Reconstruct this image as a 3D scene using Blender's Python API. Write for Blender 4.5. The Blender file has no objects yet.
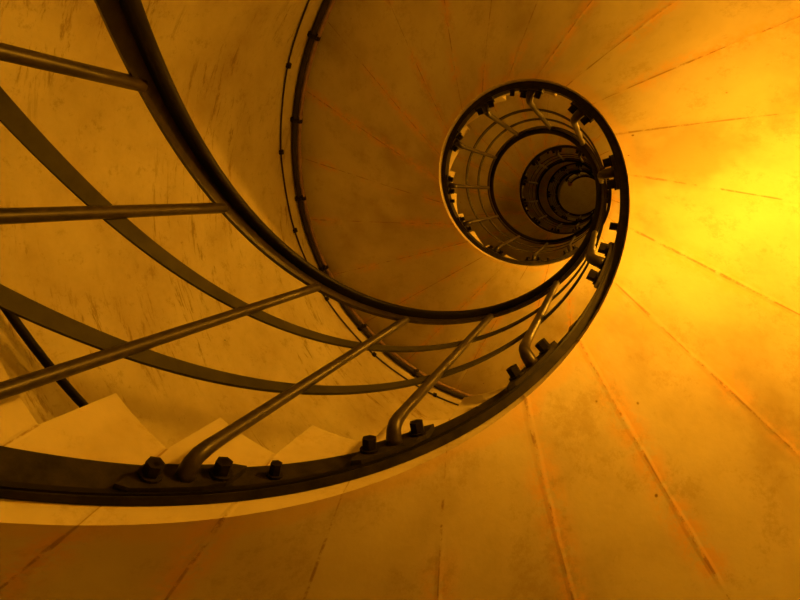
import bpy, bmesh, math, random
from mathutils import Vector, Matrix
random.seed(4)
C = bpy.context.scene.collection
PI = math.pi
# ---------------------------------------------------------------- dimensions
S = 0.5                         # metres per design unit (radius of the open well = 1 unit)
PITCH = 7.3127                  # rise per turn
Z0 = 3.4806                     # height of the soffit corner at azimuth 0
ST = 0.27635                    # angle of one step
RISE = PITCH * ST / (2 * PI)
PHR, ZTR = 1.9987, 2.0028       # first riser angle / tread height
K0, K1 = -15, 84                # steps
SLOPE, TWIST = 0.15, 0.3533     # soffit slope and the sweep of the joints
WX, WY, WR = 0.251, 0.0444, 3.25    # round outer wall
ZF = ZTR + RISE * (K0 - 1)      # ground floor
ZC = 34.5                       # ceiling at the top

def W(x, y, z): return Vector((x * S, y * S, (z - ZF) * S))
def P(r, ph, z): return W(r * math.cos(ph), r * math.sin(ph), z)
def hz(ph): return Z0 - PITCH * ph / (2 * PI)
def H(r, ph, dz): return P(r, ph, hz(ph) + dz)
def rwall(ph, R=WR):
    c, s = math.cos(ph), math.sin(ph)
    b = WX * c + WY * s
    return b + math.sqrt(b * b - WX * WX - WY * WY + R * R)
def phk(k): return PHR - ST * k
def zk(k): return ZTR + RISE * k

# ---------------------------------------------------------------- materials
def newmat(name):
    m = bpy.data.materials.new(name); m.use_nodes = True
    nt = m.node_tree
    return m, nt, nt.nodes['Principled BSDF']
def noise(nt, scale, detail=4, rough=.6, vec=None, dist=0):
    n = nt.nodes.new('ShaderNodeTexNoise'); n.inputs['Scale'].default_value = scale
    n.inputs['Detail'].default_value = detail; n.inputs['Roughness'].default_value = rough
    n.inputs['Distortion'].default_value = dist
    if vec is not None: nt.links.new(vec, n.inputs['Vector'])
    return n.outputs['Fac']
def ramp(nt, fac, stops):
    r = nt.nodes.new('ShaderNodeValToRGB')
    e = r.color_ramp.elements
    e[0].position, e[0].color = stops[0][0], (*stops[0][1], 1)
    e[1].position, e[1].color = stops[-1][0], (*stops[-1][1], 1)
    for p, c in stops[1:-1]:
        x = e.new(p); x.color = (*c, 1)
    nt.links.new(fac, r.inputs['Fac']); return r.outputs['Color']
def math_(nt, op, a, b=None, clamp=False):
    n = nt.nodes.new('ShaderNodeMath'); n.operation = op; n.use_clamp = clamp
    for i, v in enumerate((a, b)):
        if v is None: continue
        if isinstance(v, (int, float)): n.inputs[i].default_value = v
        else: nt.links.new(v, n.inputs[i])
    return n.outputs[0]
def maprange(nt, v, a, b, c=0., d=1.):
    n = nt.nodes.new('ShaderNodeMapRange'); n.interpolation_type = 'SMOOTHSTEP'
    nt.links.new(v, n.inputs['Value'])
    for k, x in zip(('From Min', 'From Max', 'To Min', 'To Max'), (a, b, c, d)): n.inputs[k].default_value = x
    return n.outputs['Result']
def mix(nt, fac, a, b, mode='MIX'):
    n = nt.nodes.new('ShaderNodeMix'); n.data_type = 'RGBA'; n.blend_type = mode
    if isinstance(fac, (int, float)): n.inputs[0].default_value = fac
    else: nt.links.new(fac, n.inputs[0])
    for i, v in ((6, a), (7, b)):
        if isinstance(v, tuple): n.inputs[i].default_value = (*v, 1)
        else: nt.links.new(v, n.inputs[i])
    return n.outputs[2]
def mapping(nt, scale):
    t = nt.nodes.new('ShaderNodeTexCoord'); m = nt.nodes.new('ShaderNodeMapping')
    m.inputs['Scale'].default_value = scale
    nt.links.new(t.outputs['Object'], m.inputs['Vector']); return m.outputs['Vector']
def bump(nt, h, strength, dist, bsdf, prev=None):
    b = nt.nodes.new('ShaderNodeBump'); b.inputs['Strength'].default_value = strength
    b.inputs['Distance'].default_value = dist; nt.links.new(h, b.inputs['Height'])
    nt.links.new(b.outputs[0], bsdf.inputs['Normal'])

def plaster_material():
    m, nt, b = newmat('painted_wall_plaster')
    v = mapping(nt, (1, 1, 1)); 
    uvn = nt.nodes.new('ShaderNodeUVMap'); uvn.uv_map = 'UVMap'
    mp = nt.nodes.new('ShaderNodeMapping'); mp.inputs['Scale'].default_value = (.8, 3.6, 1); mp.inputs['Rotation'].default_value = (0, 0, .12)
    nt.links.new(uvn.outputs[0], mp.inputs['Vector']); vs = mp.outputs['Vector']
    base = ramp(nt, noise(nt, 2.2, 6, .65, v), [(.30, (.38, .33, .19)), (.5, (.47, .44, .28)), (.68, (.54, .52, .36))])
    streak = maprange(nt, noise(nt, 4.2, 12, .80, vs, .4), .53, .61)
    patch = maprange(nt, noise(nt, 1.6, 3, .5, v), .42, .56)
    f = math_(nt, 'MULTIPLY', streak, patch); f = math_(nt, 'MULTIPLY', f, .85)
    c = mix(nt, f, base, (.22, .17, .08))
    cl = maprange(nt, noise(nt, 12, 12, .85, v), .53, .62)
    c = mix(nt, math_(nt, 'MULTIPLY', cl, .5), c, (.26, .21, .11))
    pit = nt.nodes.new('ShaderNodeTexVoronoi'); pit.inputs['Scale'].default_value = 4.5; nt.links.new(v, pit.inputs['Vector'])
    c = mix(nt, maprange(nt, pit.outputs['Distance'], .03, .018), c, (.06, .04, .02))
    nt.links.new(c, b.inputs['Base Color']); b.inputs['Roughness'].default_value = .75
    bump(nt, noise(nt, 14, 6, .6, v), .35, .006, b)
    return m

def stone_material():
    m, nt, b = newmat('painted_cast_stone')
    v = mapping(nt, (1, 1, 1))
    base = ramp(nt, noise(nt, 2.0, 5, .6, v), [(.34, (.34, .29, .15)), (.5, (.46, .42, .26)), (.68, (.53, .50, .34))])
    uv = nt.nodes.new('ShaderNodeUVMap'); uv.uv_map = 'UVMap'
    sx = nt.nodes.new('ShaderNodeSeparateXYZ'); nt.links.new(uv.outputs[0], sx.inputs[0])
    d = sx.outputs['X']      # distance (metres) to the nearest block joint
    r = sx.outputs['Y']      # distance from the edge of the well
    n1 = noise(nt, 7, 5, .6, v); n2 = noise(nt, 2.4, 3, .5, v); n3 = noise(nt, 30, 4, .6, v)
    dd = math_(nt, 'ADD', d, math_(nt, 'MULTIPLY', math_(nt, 'SUBTRACT', n1, .5), .07))
    rust = maprange(nt, dd, .060, .004)
    rust = math_(nt, 'MULTIPLY', rust, maprange(nt, n2, .42, .54))
    rust = math_(nt, 'MULTIPLY', rust, maprange(nt, noise(nt, 26, 6, .7, v), .36, .58))
    rust = math_(nt, 'MULTIPLY', rust, math_(nt, 'LESS_THAN', r, 1.9))
    c = mix(nt, math_(nt, 'MULTIPLY', rust, .8), base, (.60, .36, .14))
    blot = maprange(nt, noise(nt, 7, 12, .85, v), .51, .62)
    c = mix(nt, math_(nt, 'MULTIPLY', blot, .42), c, (.30, .23, .09))
    band = maprange(nt, math_(nt, 'ADD', r, math_(nt, 'MULTIPLY', math_(nt, 'SUBTRACT', n1, .5), .09)), .045, .02)
    c = mix(nt, math_(nt, 'MULTIPLY', band, .40), c, (.55, .36, .13))
    dk = math_(nt, 'ADD', d, math_(nt, 'MULTIPLY', math_(nt, 'SUBTRACT', n1, .5), .012))
    crack = math_(nt, 'MULTIPLY', maprange(nt, dk, .0045, .001), maprange(nt, noise(nt, 9, 8, .8, v), .44, .54))
    c = mix(nt, math_(nt, 'MULTIPLY', crack, .75), c, (.20, .11, .04))
    pit = nt.nodes.new('ShaderNodeTexVoronoi'); pit.inputs['Scale'].default_value = 9; nt.links.new(v, pit.inputs['Vector'])
    c = mix(nt, maprange(nt, math_(nt, 'ADD', pit.outputs['Distance'], math_(nt, 'MULTIPLY', n3, .09)), .095, .060), c, (.16, .09, .03))
    nt.links.new(c, b.inputs['Base Color']); b.inputs['Roughness'].default_value = .7
    h = math_(nt, 'ADD', noise(nt, 16, 6, .6, v), math_(nt, 'MULTIPLY', math_(nt, 'MULTIPLY', maprange(nt, dk, .012, .0), maprange(nt, n2, .36, .54)), .8))
    bump(nt, h, .35, .005, b)
    return m

def metal_material(name, col, rough, scale=18, var=.35, spec=.3):
    m, nt, b = newmat(name)
    v = mapping(nt, (1, 1, 1))
    lo = tuple(x * (1 - var) for x in col); hi = tuple(min(1, x * (1 + var)) for x in col)
    c = ramp(nt, noise(nt, scale, 6, .65, v), [(.3, lo), (.7, hi)])
    nt.links.new(c, b.inputs['Base Color'])
    b.inputs['Roughness'].default_value = rough; b.inputs['Specular IOR Level'].default_value = spec
    bump(nt, noise(nt, 60, 4, .6, v), .25, .002, b)
    return m
M_wall = plaster_material(); M_stone = stone_material()
M_rail = metal_material('dark_painted_iron', (.005, .004, .003), .5, 18, .35, .12)
M_bar = metal_material('olive_brown_painted_iron', (.030, .028, .010), .7, 18, .35, .2)
M_string = metal_material('worn_brown_iron', (.018, .015, .007), .65, 25, .7, .12)
M_bal = metal_material('rubbed_iron_rod', (.024, .018, .010), .4, 40, .6, .35)
M_bolt = metal_material('blackened_bolt', (.009, .007, .004), .6, 18, .35, .12)
M_cable = metal_material('black_rubber_cable', (.020, .014, .012), .6)
M_cond = metal_material('brown_conduit', (.26, .17, .15), .5)
M_glint = metal_material('glint_orange', (.55, .30, .16), .35)  # light orange that puts a glint into the knob's colour

# ---------------------------------------------------------------- mesh helpers
def link(name, verts, faces, mat, parent=None, smooth=False, uvs=None):
    me = bpy.data.meshes.new(name)
    me.from_pydata([tuple(v) for v in verts], [], faces)
    if uvs:
        l = me.uv_layers.new(name='UVMap')
        for i, lp in enumerate(me.loops): l.data[i].uv = uvs[lp.vertex_index]
    me.validate()
    bm = bmesh.new(); bm.from_mesh(me)
    bmesh.ops.recalc_face_normals(bm, faces=bm.faces); bm.to_mesh(me); bm.free()
    if smooth:
        for p in me.polygons: p.use_smooth = True
    me.materials.append(mat)
    o = bpy.data.objects.new(name, me); C.objects.link(o)
    if parent: o.parent = parent; o.matrix_parent_inverse = parent.matrix_basis.inverted()
    return o
def empty(name, loc, label, cat, group=None):
    o = bpy.data.objects.new(name, None); C.objects.link(o); o.location = loc
    o.empty_display_size = .1
    o['label'] = label; o['category'] = cat
    if group: o['group'] = group
    return o
def sweep(prof, a, b, da=.03):
    """closed (r, dz) profile swept along the helix"""
    n = max(2, int(abs(b - a) / da)); m = len(prof); V = []; F = []
    for i in range(n + 1):
        ph = a + (b - a) * i / n
        V += [H(r, ph, z) for r, z in prof]
    for i in range(n):
        for j in range(m):
            k = (j + 1) % m
            F.append((i * m + j, i * m + k, (i + 1) * m + k, (i + 1) * m + j))
    F.append(tuple(range(m))); F.append(tuple(range(n * m, n * m + m)))
    return V, F
def tube(pts, rad, seg=10, caps=True):
    V = []; F = []; n = len(pts); prev = None
    for i, p in enumerate(pts):
        t = (pts[min(i + 1, n - 1)] - pts[max(i - 1, 0)]).normalized()
        if prev is None:
            u = t.orthogonal().normalized()
        else:
            u = (prev - t * prev.dot(t)).normalized()
        prev = u; w = t.cross(u)
        rr = rad[i] if isinstance(rad, (list, tuple)) else rad
        for s in range(seg):
            a = 2 * PI * s / seg
            V.append(p + (u * math.cos(a) + w * math.sin(a)) * rr)
    for i in range(n - 1):
        for s in range(seg):
            k = (s + 1) % seg
            F.append((i * seg + s, i * seg + k, (i + 1) * seg + k, (i + 1) * seg + s))
    if caps: F.append(tuple(range(seg))); F.append(tuple(range((n - 1) * seg, n * seg)))
    return V, F
def merge(*parts):
    V = []; F = []
    for v, f in parts:
        o = len(V); V += v; F += [tuple(x + o for x in g) for g in f]
    return V, F
def hexa(c, ax, up, sx, sy, sz):
    """box centred at c with axes ax (sx), up (sz), side (sy)"""
    ax = ax.normalized(); sd = up.cross(ax).normalized(); up = ax.cross(sd)
    V = [c + ax * (i * sx) + sd * (j * sy) + up * (k * sz) for i in (-.5, .5) for j in (-.5, .5) for k in (-.5, .5)]
    F = [(0, 1, 3, 2), (4, 5, 7, 6), (0, 1, 5, 4), (2, 3, 7, 6), (0, 2, 6, 4), (1, 3, 7, 5)]
    return V, F

# ---------------------------------------------------------------- the setting
def ring_wall():
    n = 128; V = []; F = []; UV = []
    z0, z1 = ZF, ZC
    nz = 24
    for i in range(n + 1):
        a = 2 * PI * i / n
        for R in (WR, WR + .5):
            for j in range(nz + 1):
                V.append(W(WX + R * math.cos(a), WY + R * math.sin(a), z0 + (z1 - z0) * j / nz)); UV.append((a * WR * S, (z1 - z0) * j / nz * S))
    m = 2 * (nz + 1)
    for i in range(n):
        a, b = i * m, (i + 1) * m
        for o in (0, nz + 1):
            for j in range(nz): F.append((a + o + j, b + o + j, b + o + j + 1, a + o + j + 1))
        F.append((a, b, b + nz + 1, a + nz + 1)); F.append((a + nz, b + nz, b + m - 1, a + m - 1))
    return V, F, UV
def disc(z0, z1, R):
    n = 96; V = []
    for z in (z0, z1): V += [W(WX + R * math.cos(2 * PI * i / n), WY + R * math.sin(2 * PI * i / n), z) for i in range(n)]
    F = [tuple(range(n)), tuple(range(n, 2 * n))] + [(i, (i + 1) % n, n + (i + 1) % n, n + i) for i in range(n)]
    return V, F
def struct(name, vf, mat, smooth=False):
    o = link(name, vf[0], vf[1], mat, smooth=smooth, uvs=vf[2] if len(vf) > 2 else None); o['kind'] = 'structure'; return o
w = struct('wall_round', ring_wall(), M_wall)
for p in w.data.polygons:
    p.use_smooth = abs(p.normal.z) < .5
struct('floor', disc(ZF - .4, ZF, WR + .5), M_wall)
struct('ceiling', disc(ZC, ZC + .4, WR + .5), M_wall)

# upper landing where the stair ends
def landing():
    a0, a1 = phk(K1 + 1), phk(K1 + 1) - 1.7
    zt = zk(K1 + 1); n = 14; V = []; F = []
    for i in range(n + 1):
        a = a0 + (a1 - a0) * i / n
        V += [P(1.0, a, zt - .5), P(rwall(a) - .004, a, zt - .5), P(rwall(a) - .004, a, zt), P(1.0, a, zt)]
    for i in range(n):
        for j in range(4):
            k = (j + 1) % 4; F.append((4 * i + j, 4 * i + k, 4 * i + 4 + k, 4 * i + 4 + j))
    F += [(0, 1, 2, 3), tuple(4 * n + j for j in range(4))]
    return V, F
struct('floor_landing', landing(), M_wall)

# ---------------------------------------------------------------- the stone stair
stair = empty('spiral_staircase', W(0, 0, ZF), 'cream painted stone spiral staircase climbing round the open well', 'staircase')
JT = {0: .239, 1: 1.240, 2: 2.245, 3: 3.334, 4: 4.403, 5: 5.432, 6: 6.451, 7: 7.407, 8: 8.455, 9: 9.43, 10: 10.433, 11: 11.385}
def jk(k):
    if k in JT: return PHR - ST * JT[k]
    return PHR - ST * (k + (.239 if k < 0 else .42))
# the joint on the edge of the well leans back down the stair to meet the foot of the riser
def joint(k, r): return jk(k) + TWIST * (1 - 1 / r)
NU, NR = 11, 15
def step_mesh(k):
    V = []; UV = []; F = []
    def add(p, uv): V.append(p); UV.append(uv); return len(V) - 1
    fl = ZF + .002
    top_k, top_p = zk(k), max(zk(k - 1), ZF + .002)
    a0, a1 = phk(k), phk(k + 1)
    def zsof(r, ph): return max(hz(ph) + SLOPE * (r - 1), fl)
    def rr(t, ph): return 1 + (rwall(ph) - .004 - 1) * t
    ts = [(i / (NR - 1)) ** 1.25 for i in range(NR)]
    bot, top, fr, frm, bk = [], [], [], [], []
    for t in ts:
        # bottom (soffit)
        row = []
        for i in range(NU + 1):
            u = i / NU
            r = 1 + (rwall((a0 + a1) / 2) - 1) * t
            for _ in range(2):
                ph = joint(k, r) * (1 - u) + joint(k + 1, r) * u; r = rr(t, ph)
            row.append((r, ph))
        bot.append(row)
    W_ = {}
    def sof(row, i):
        r, ph = bot[row][i]
        r0, p0 = bot[row][0]; r1, p1 = bot[row][NU]
        d = min(abs(ph - p0), abs(ph - p1)) * r * S * 1.2
        return P(r, ph, zsof(r, ph)), (d, (r - 1) * S)
    # subdivide once more near the joints so the distance stays linear: NU is odd -> add exact middle
    B = [[add(*sof(j, i)) for i in range(NU + 1)] for j in range(NR)]
    for j in range(NR - 1):
        for i in range(NU): F.append((B[j][i], B[j][i + 1], B[j + 1][i + 1], B[j + 1][i]))
    # tread
    nt = 5
    T = [[add(P(rr(t, a0 + (a1 - a0) * i / nt), a0 + (a1 - a0) * i / nt, top_k), (.5, 2.0)) for i in range(nt + 1)] for t in ts]
    for j in range(NR - 1):
        for i in range(nt): F.append((T[j][i], T[j][i + 1], T[j + 1][i + 1], T[j + 1][i]))
    # riser and front joint
    R1 = [add(P(rr(t, a0), a0, top_k), (.5, 2.0)) for t in ts]
    R0 = [add(P(rr(t, a0), a0, top_p), (.5, 2.0)) for t in ts]
    Q0 = [add(P(bot[j][0][0], bot[j][0][1], zsof(*bot[j][0])), (.5, 2.0)) for j in range(NR)]
    R0b = [add(P(rr(t, a0), a0, top_p), (.5, 2.0)) for t in ts]
    K1_ = [add(P(rr(t, a1), a1, top_k), (.5, 2.0)) for t in ts]
    K0_ = [add(P(bot[j][NU][0], bot[j][NU][1], zsof(*bot[j][NU])), (.5, 2.0)) for j in range(NR)]
    for j in range(NR - 1):
        F.append((R1[j], R0[j], R0[j + 1], R1[j + 1]))
        F.append((R0b[j], Q0[j], Q0[j + 1], R0b[j + 1]))
        F.append((K1_[j], K0_[j], K0_[j + 1], K1_[j + 1]))
    # end faces on the well side and at the wall
    for side, row in ((0, 0), (1, NR - 1)):
        def pt(ph, z):
            r = 1.0 if side == 0 else rwall(ph) - .004
            return P(r, ph, z)
        bl = bot[row][0][1]; br = bot[row][NU][1]
        nu, nv = 6, 6
        g = []
        for j in range(nv + 1):
            v = j / nv; rw = []
            for i in range(nu + 1):
                u = i / nu
                phb = bl * (1 - u) + br * u; zb = zsof(1.0 if side == 0 else rwall(phb), phb)
                pm = a0 * (1 - u) + a1 * u; zm = top_p * (1 - u) + top_k * u
                ph = phb * (1 - v) + pm * v; z = zb * (1 - v) + zm * v
                # distance to the joint edge for the thin crack line
                d = min(u, 1 - u) * abs(a1 - a0) * S
                rw.append(add(pt(ph, z), (d * 2, 2.0)))
            g.append(rw)
        for j in range(nv):
            for i in range(nu): F.append((g[j][i], g[j][i + 1], g[j + 1][i + 1], g[j + 1][i]))
        up = [add(pt(a0 * (1 - i / nu) + a1 * i / nu, top_k), (.5, 2.0)) for i in range(nu + 1)]
        md = [add(pt(a0 * (1 - i / nu) + a1 * i / nu, top_p * (1 - i / nu) + top_k * i / nu), (.5, 2.0)) for i in range(nu + 1)]
        for i in range(nu):
            if i < nu - 1: F.append((md[i], md[i + 1], up[i + 1], up[i]))
            else: F.append((md[i], up[i + 1], up[i]))
    return V, F, UV
for k in range(K0, K1 + 1):
    V, F, UV = step_mesh(k)
    o = link('step', V, F, M_stone, stair, smooth=True, uvs=UV)
    # weld by position (keeps the per-corner UVs)
    bm = bmesh.new(); bm.from_mesh(o.data)
    bmesh.ops.remove_doubles(bm, verts=bm.verts, dist=1e-5)
    bmesh.ops.recalc_face_normals(bm, faces=bm.faces)
    bm.to_mesh(o.data); bm.free()
    o.data.set_sharp_from_angle(angle=.5)

# ---------------------------------------------------------------- the iron railing
railing = empty('stair_railing', H(.9, phk(K0) - .1, .54), 'dark iron railing with rods and flat bars spiralling round the well', 'railing')
RA, RB = phk(K0) - .05, phk(K1 + 1) + .02
# cap: half-round hand rail over a flat bar
cap = []
for i in range(13):
    a = PI * i / 12
    cap.append((.84 + .046 * math.cos(a), 2.615 + .060 * math.sin(a)))
cap += [(.794, 2.582), (.802, 2.570), (.878, 2.570), (.886, 2.582)]
o = link('handrail', *sweep(cap, RA, RB), M_rail, railing, smooth=True)
def flat(name, r0, r1, z0, z1, mat, da=.03, a=RA, b=RB):
    return link(name, *sweep([(r0, z0), (r1, z0), (r1, z1), (r0, z1)], a, b, da), mat, railing)
flat('handrail_bar', .846, .866, 2.465, 2.569, M_bal)
flat('middle_rail', .872, .884, 1.745, 1.855, M_bar)
flat('middle_rail', .872, .884, .945, 1.055, M_bar)
flat('stringer', .962, .998, .112, .331, M_string)
flat('stringer_lip', .952, .962, .120, .148, M_rail)
# knob added at the handrail's top end, its orange colour standing in for a glint
def ball(c, r, n=10):
    V = [c + Vector((0, 0, r))]; F = []
    for i in range(1, n):
        t = PI * i / n
        for j in range(2 * n):
            p = PI * j / n
            V.append(c + Vector((math.sin(t) * math.cos(p), math.sin(t) * math.sin(p), math.cos(t))) * r)
    V.append(c - Vector((0, 0, r))); m = 2 * n
    for j in range(m):
        k = (j + 1) % m
        F.append((0, 1 + j, 1 + k)); F.append((len(V) - 1, 1 + (n - 2) * m + k, 1 + (n - 2) * m + j))
        for i in range(n - 2):
            F.append((1 + i * m + j, 1 + i * m + k, 1 + (i + 1) * m + k, 1 + (i + 1) * m + j))
    return V, F
e = H(.84, RB - .03, 2.62)
o = link('glint_knob', *ball(e, .06), M_glint, railing, smooth=True); o['label'] = 'small orange knob added as a glint at the top end of the handrail'

def bolt_mesh(ph, dz, r_face, length, rad=.036):
    """hexagonal head pointing into the well with a nut and a washer"""
    c = H(r_face, ph, dz); inn = Vector((-math.cos(ph), -math.sin(ph), 0))
    return merge(tube([c, c + inn * (.010 * S)], rad * 1.35 * S, 12),
                 tube([c + inn * (.010 * S), c + inn * (.052 * S)], rad * S, 6),
                 tube([c + inn * (.052 * S), c + inn * (length * S)], rad * .55 * S, 8))
def arc_plate(ph, half, r0, r1, z0, z1, taper=.0):
    n = 6; V = []; F = []
    for i in range(n + 1):
        a = ph - half + 2 * half * i / n
        cut = taper if i in (0, n) else 0
        for r, z in ((r0, z0 + cut), (r1, z0 + cut), (r1, z1 - cut), (r0, z1 - cut)): V.append(H(r, a, z))
    for i in range(n):
        for j in range(4):
            k = (j + 1) % 4; F.append((4 * i + j, 4 * i + k, 4 * i + 4 + k, 4 * i + 4 + j))
    F += [(0, 1, 2, 3), tuple(4 * n + j for j in range(4))]
    return V, F
def baluster_path(ph):
    base = hz(ph)
    ctrl = [(.945, .215), (.915, .215), (.885, .225), (.866, .250), (.857, .300), (.855, .38), (.855, .6)]
    pts = [P(r, ph, base + z) for r, z in ctrl]
    pts += [P(.855, ph, base + .6 + 1.90 * i / 6) for i in range(1, 7)]
    return pts
n = 0
for i in range(-7, 43):
    ph = 1.8368 - .5527 * i + {-3: .023, -2: .024, -1: -.012}.get(i, 0)
    if ph > RA - .03 or ph < RB + .03: continue
    pts = baluster_path(ph)
    rad = [.036 * S, .033 * S, .031 * S, .029 * S, .027 * S] + [.0245 * S] * (len(pts) - 7) + [.0245 * S, .026 * S]
    b = link('baluster', *tube(pts, rad, 10), M_bal, railing, smooth=True)
    link('foot_plate', *arc_plate(ph, .118, .934, .9615, .130, .305, .025), M_string, b)
    for s in (-1, 1):
        link('bolt', *bolt_mesh(ph + s * .078, .220 , .934, .050, .030), M_bolt, b)
    if i % 3 == 0 and ph - .21 > RB + .03: link('string_bolt', *bolt_mesh(ph - .21, .225, .962, .034, .022), M_bolt, railing)
    n += 1

# ---------------------------------------------------------------- what runs along the wall
def wall_run(dz, off, a, b, rad, follow, seg=8, da=.05, wob=0):
    """points along the wall, off = distance from the wall; follow: measured down from the soffit corner"""
    n = int(abs(b - a) / da); pts = []
    for i in range(n + 1):
        ph = a + (b - a) * i / n
        r = rwall(ph, WR - off)
        pts.append(H(r, ph, (SLOPE * (r - 1) if follow else 0) + dz + wob * math.sin(7.3 * ph) * .5 + wob * math.sin(19 * ph + 1) * .5))
    return tube(pts, rad * S, seg)
WA, WB = phk(K0) - .6, phk(K1) + .2
def frame_at(ph, off, dz, follow=True):
    r = rwall(ph, WR - off); c = H(r, ph, (SLOPE * (r - 1) if follow else 0) + dz)
    nrm = (W(WX, WY, 0) - P(rwall(ph), ph, 0)).normalized(); nrm.z = 0
    return c, nrm
def clamp(ph, dzs, rads, follow=True):
    parts = []
    for dz, r in zip(dzs, rads):
        c, nm = frame_at(ph, r + .004, dz, follow)
        t = Vector((-nm.y, nm.x, 0))
        tt = (H(3, ph - .01, 0) - H(3, ph + .01, 0)).normalized()
        parts.append(tube([c - tt * .012, c + tt * .012], (r + .022) * S, 8))
    return merge(*parts)
t = empty('conduit', H(rwall(WA) - .05, WA, .2), 'brown conduit clipped along the wall directly under the stair soffit', 'pipe')
link('tube', *wall_run(-.115, .050, WA, WB, .028, True), M_cond, t, smooth=True)
ph = -2.65 + .33 * 25
phs = []
while ph > WB + .1:
    if ph < WA - .05: phs.append(ph)
    ph -= .33
for ph in phs: link('clamp', *clamp(ph, (-.115,), (.028,)), M_bolt, t)
t = empty('power_cable', H(rwall(WA) - .05, WA, .1), 'thick black cable strapped to the wall just below the brown conduit', 'cable')
link('cable', *wall_run(-.235, .045, WA, WB, .036, True, wob=.006), M_cable, t, smooth=True)
for ph in phs: link('strap', *clamp(ph, (-.235,), (.036,)), M_bolt, t)
t = empty('thin_wire', H(rwall(WA) - .02, WA, -.2), 'thin black wire pinned to the wall below the two thicker cables', 'wire')
link('wire', *wall_run(-.53, .014, WA, WB, .0115, True, 6, wob=.012), M_cable, t, smooth=True)
for ph in phs:
    if ph - .14 > WB: link('clip', *clamp(ph - .14, (-.53,), (.012,)), M_bolt, t)
t = empty('wall_handrail', H(rwall(WA) - .1, WA, 1.0), 'dark round handrail fixed along the cream wall above the steps', 'handrail')
link('rail', *wall_run(2.66, .115, WA, WB + .3, .031, False, 10), M_rail, t, smooth=True)
ph = 5.0
while ph > WB + .4:
    c, nm = frame_at(ph, .115, 2.66, False)
    foot = frame_at(ph, .012, 2.56, False)[0]
    knee = frame_at(ph, .115, 2.58, False)[0]
    link('bracket', *merge(tube([c, knee, foot], .012 * S, 8), tube([foot + nm * .0, foot + nm * .006], .045 * S, 12)), M_rail, t, smooth=False)
    ph -= 1.35

# ---------------------------------------------------------------- lamps
LC = (1.0, .375, .015)
def glow(power, rad):
    """glass that gives off the wanted power (watts) as a globe of this radius"""
    m, nt, b = newmat('glowing_lamp_glass')
    b.inputs['Base Color'].default_value = (.9, .8, .5, 1)
    b.inputs['Emission Color'].default_value = (*LC, 1)
    b.inputs['Emission Strength'].default_value = power / (4 * PI * PI * rad * rad)
    return m
def lamp(ph, r, z, power, label, hang):
    """caged globe lamp, on a rod under the soffit or on an arm from the wall"""
    c = P(r, ph, z); R0 = .065
    if hang:
        a = H(r, ph, SLOPE * (r - 1) - .012); top = c + Vector((0, 0, R0))
        path = [a, top + Vector((0, 0, .05))]; nm = Vector((0, 0, -1))
    else:
        a = P(rwall(ph) - .012, ph, z + .25); top = c + Vector((0, 0, R0))
        nm = (P(0, ph, 0) - P(1, ph, 0)).normalized()
        path = [a, P(r + .12, ph, z + .25), P(r + .03, ph, z + .24), P(r, ph, z + .20)]
    t = empty('hanging_lamp' if hang else 'wall_lamp', a, label, 'lamp')
    link('base', *tube([a, a + nm * .02, a + nm * .03], [.07, .07, .05], 24), M_rail, t)
    link('arm', *tube(path, .009, 10), M_rail, t, smooth=True)
    link('socket', *tube([top + Vector((0, 0, -.012)), top + Vector((0, 0, .02)), top + Vector((0, 0, .05))], [.032, .032, .02], 16), M_rail, t)
    link('glass_globe', *ball(c, R0, 12), glow(power, R0), t, smooth=True)
    bars = []
    for q in range(4):
        d = Vector((math.cos(q * PI / 4), math.sin(q * PI / 4), 0))
        bars.append(tube([c + d * (.082 * math.sin(2 * PI * i / 24)) + Vector((0, 0, .082 * math.cos(2 * PI * i / 24))) for i in range(25)], .0022, 5))
    link('guard', *merge(*bars), M_rail, t)
LAMPS = [(3.2, 2.7, -1.3, 34, 'unseen caged fill lamp added on a wall arm near the foot of the stair', False),  # added out of view to brighten the lower soffit and left wall
         (-.57, 2.06, 2.98, 90, 'caged globe lamp on a long wall arm under the lowest turn of soffit', False),
         (-.3, 2.8, 8.8, 150, 'caged globe lamp on a wall arm above the first full turn of steps', False),
         (-.5 - 4 * PI, 2.9, 3.2 + 2 * PITCH, 34, 'caged globe lamp on a wall arm above the second full turn of steps', False),
         (-.5 - 6 * PI, 2.9, 3.2 + 3 * PITCH, 16, 'caged globe lamp on a wall arm near the top of the stair', False),
         (-1.2 - 8 * PI, 2.9, 32.5, 14, 'unseen caged fill lamp added on a wall arm to light the topmost ceiling', False)]  # hidden fill, added so the ceiling disc does not go black
for a in LAMPS: lamp(*a)

world = bpy.data.worlds.new('world'); bpy.context.scene.world = world; world.use_nodes = True
world.node_tree.nodes['Background'].inputs[0].default_value = (0, 0, 0, 1)

# ---------------------------------------------------------------- camera
cam = bpy.data.cameras.new('camera'); co = bpy.data.objects.new('camera', cam); C.objects.link(co)
cam.sensor_width = 36; cam.lens = 611.54 * 36 / 800; cam.clip_start = .02
R = [[0.937278, -0.158599, 0.310413], [0.217, 0.962379, -0.163515], [-0.272802, 0.220619, 0.936433]]
m = Matrix(((R[0][0], -R[1][0], -R[2][0]), (R[0][1], -R[1][1], -R[2][1]), (R[0][2], -R[1][2], -R[2][2])))
co.matrix_world = Matrix.Translation(W(.8312, -.2028, 0)) @ m.to_4x4()
sc = bpy.context.scene; sc.camera = co
sc.view_settings.view_transform = 'Standard'; sc.view_settings.look = 'None'
sc.view_settings.gamma = 1; sc.view_settings.use_curve_mapping = False
sc.view_settings.exposure = 0
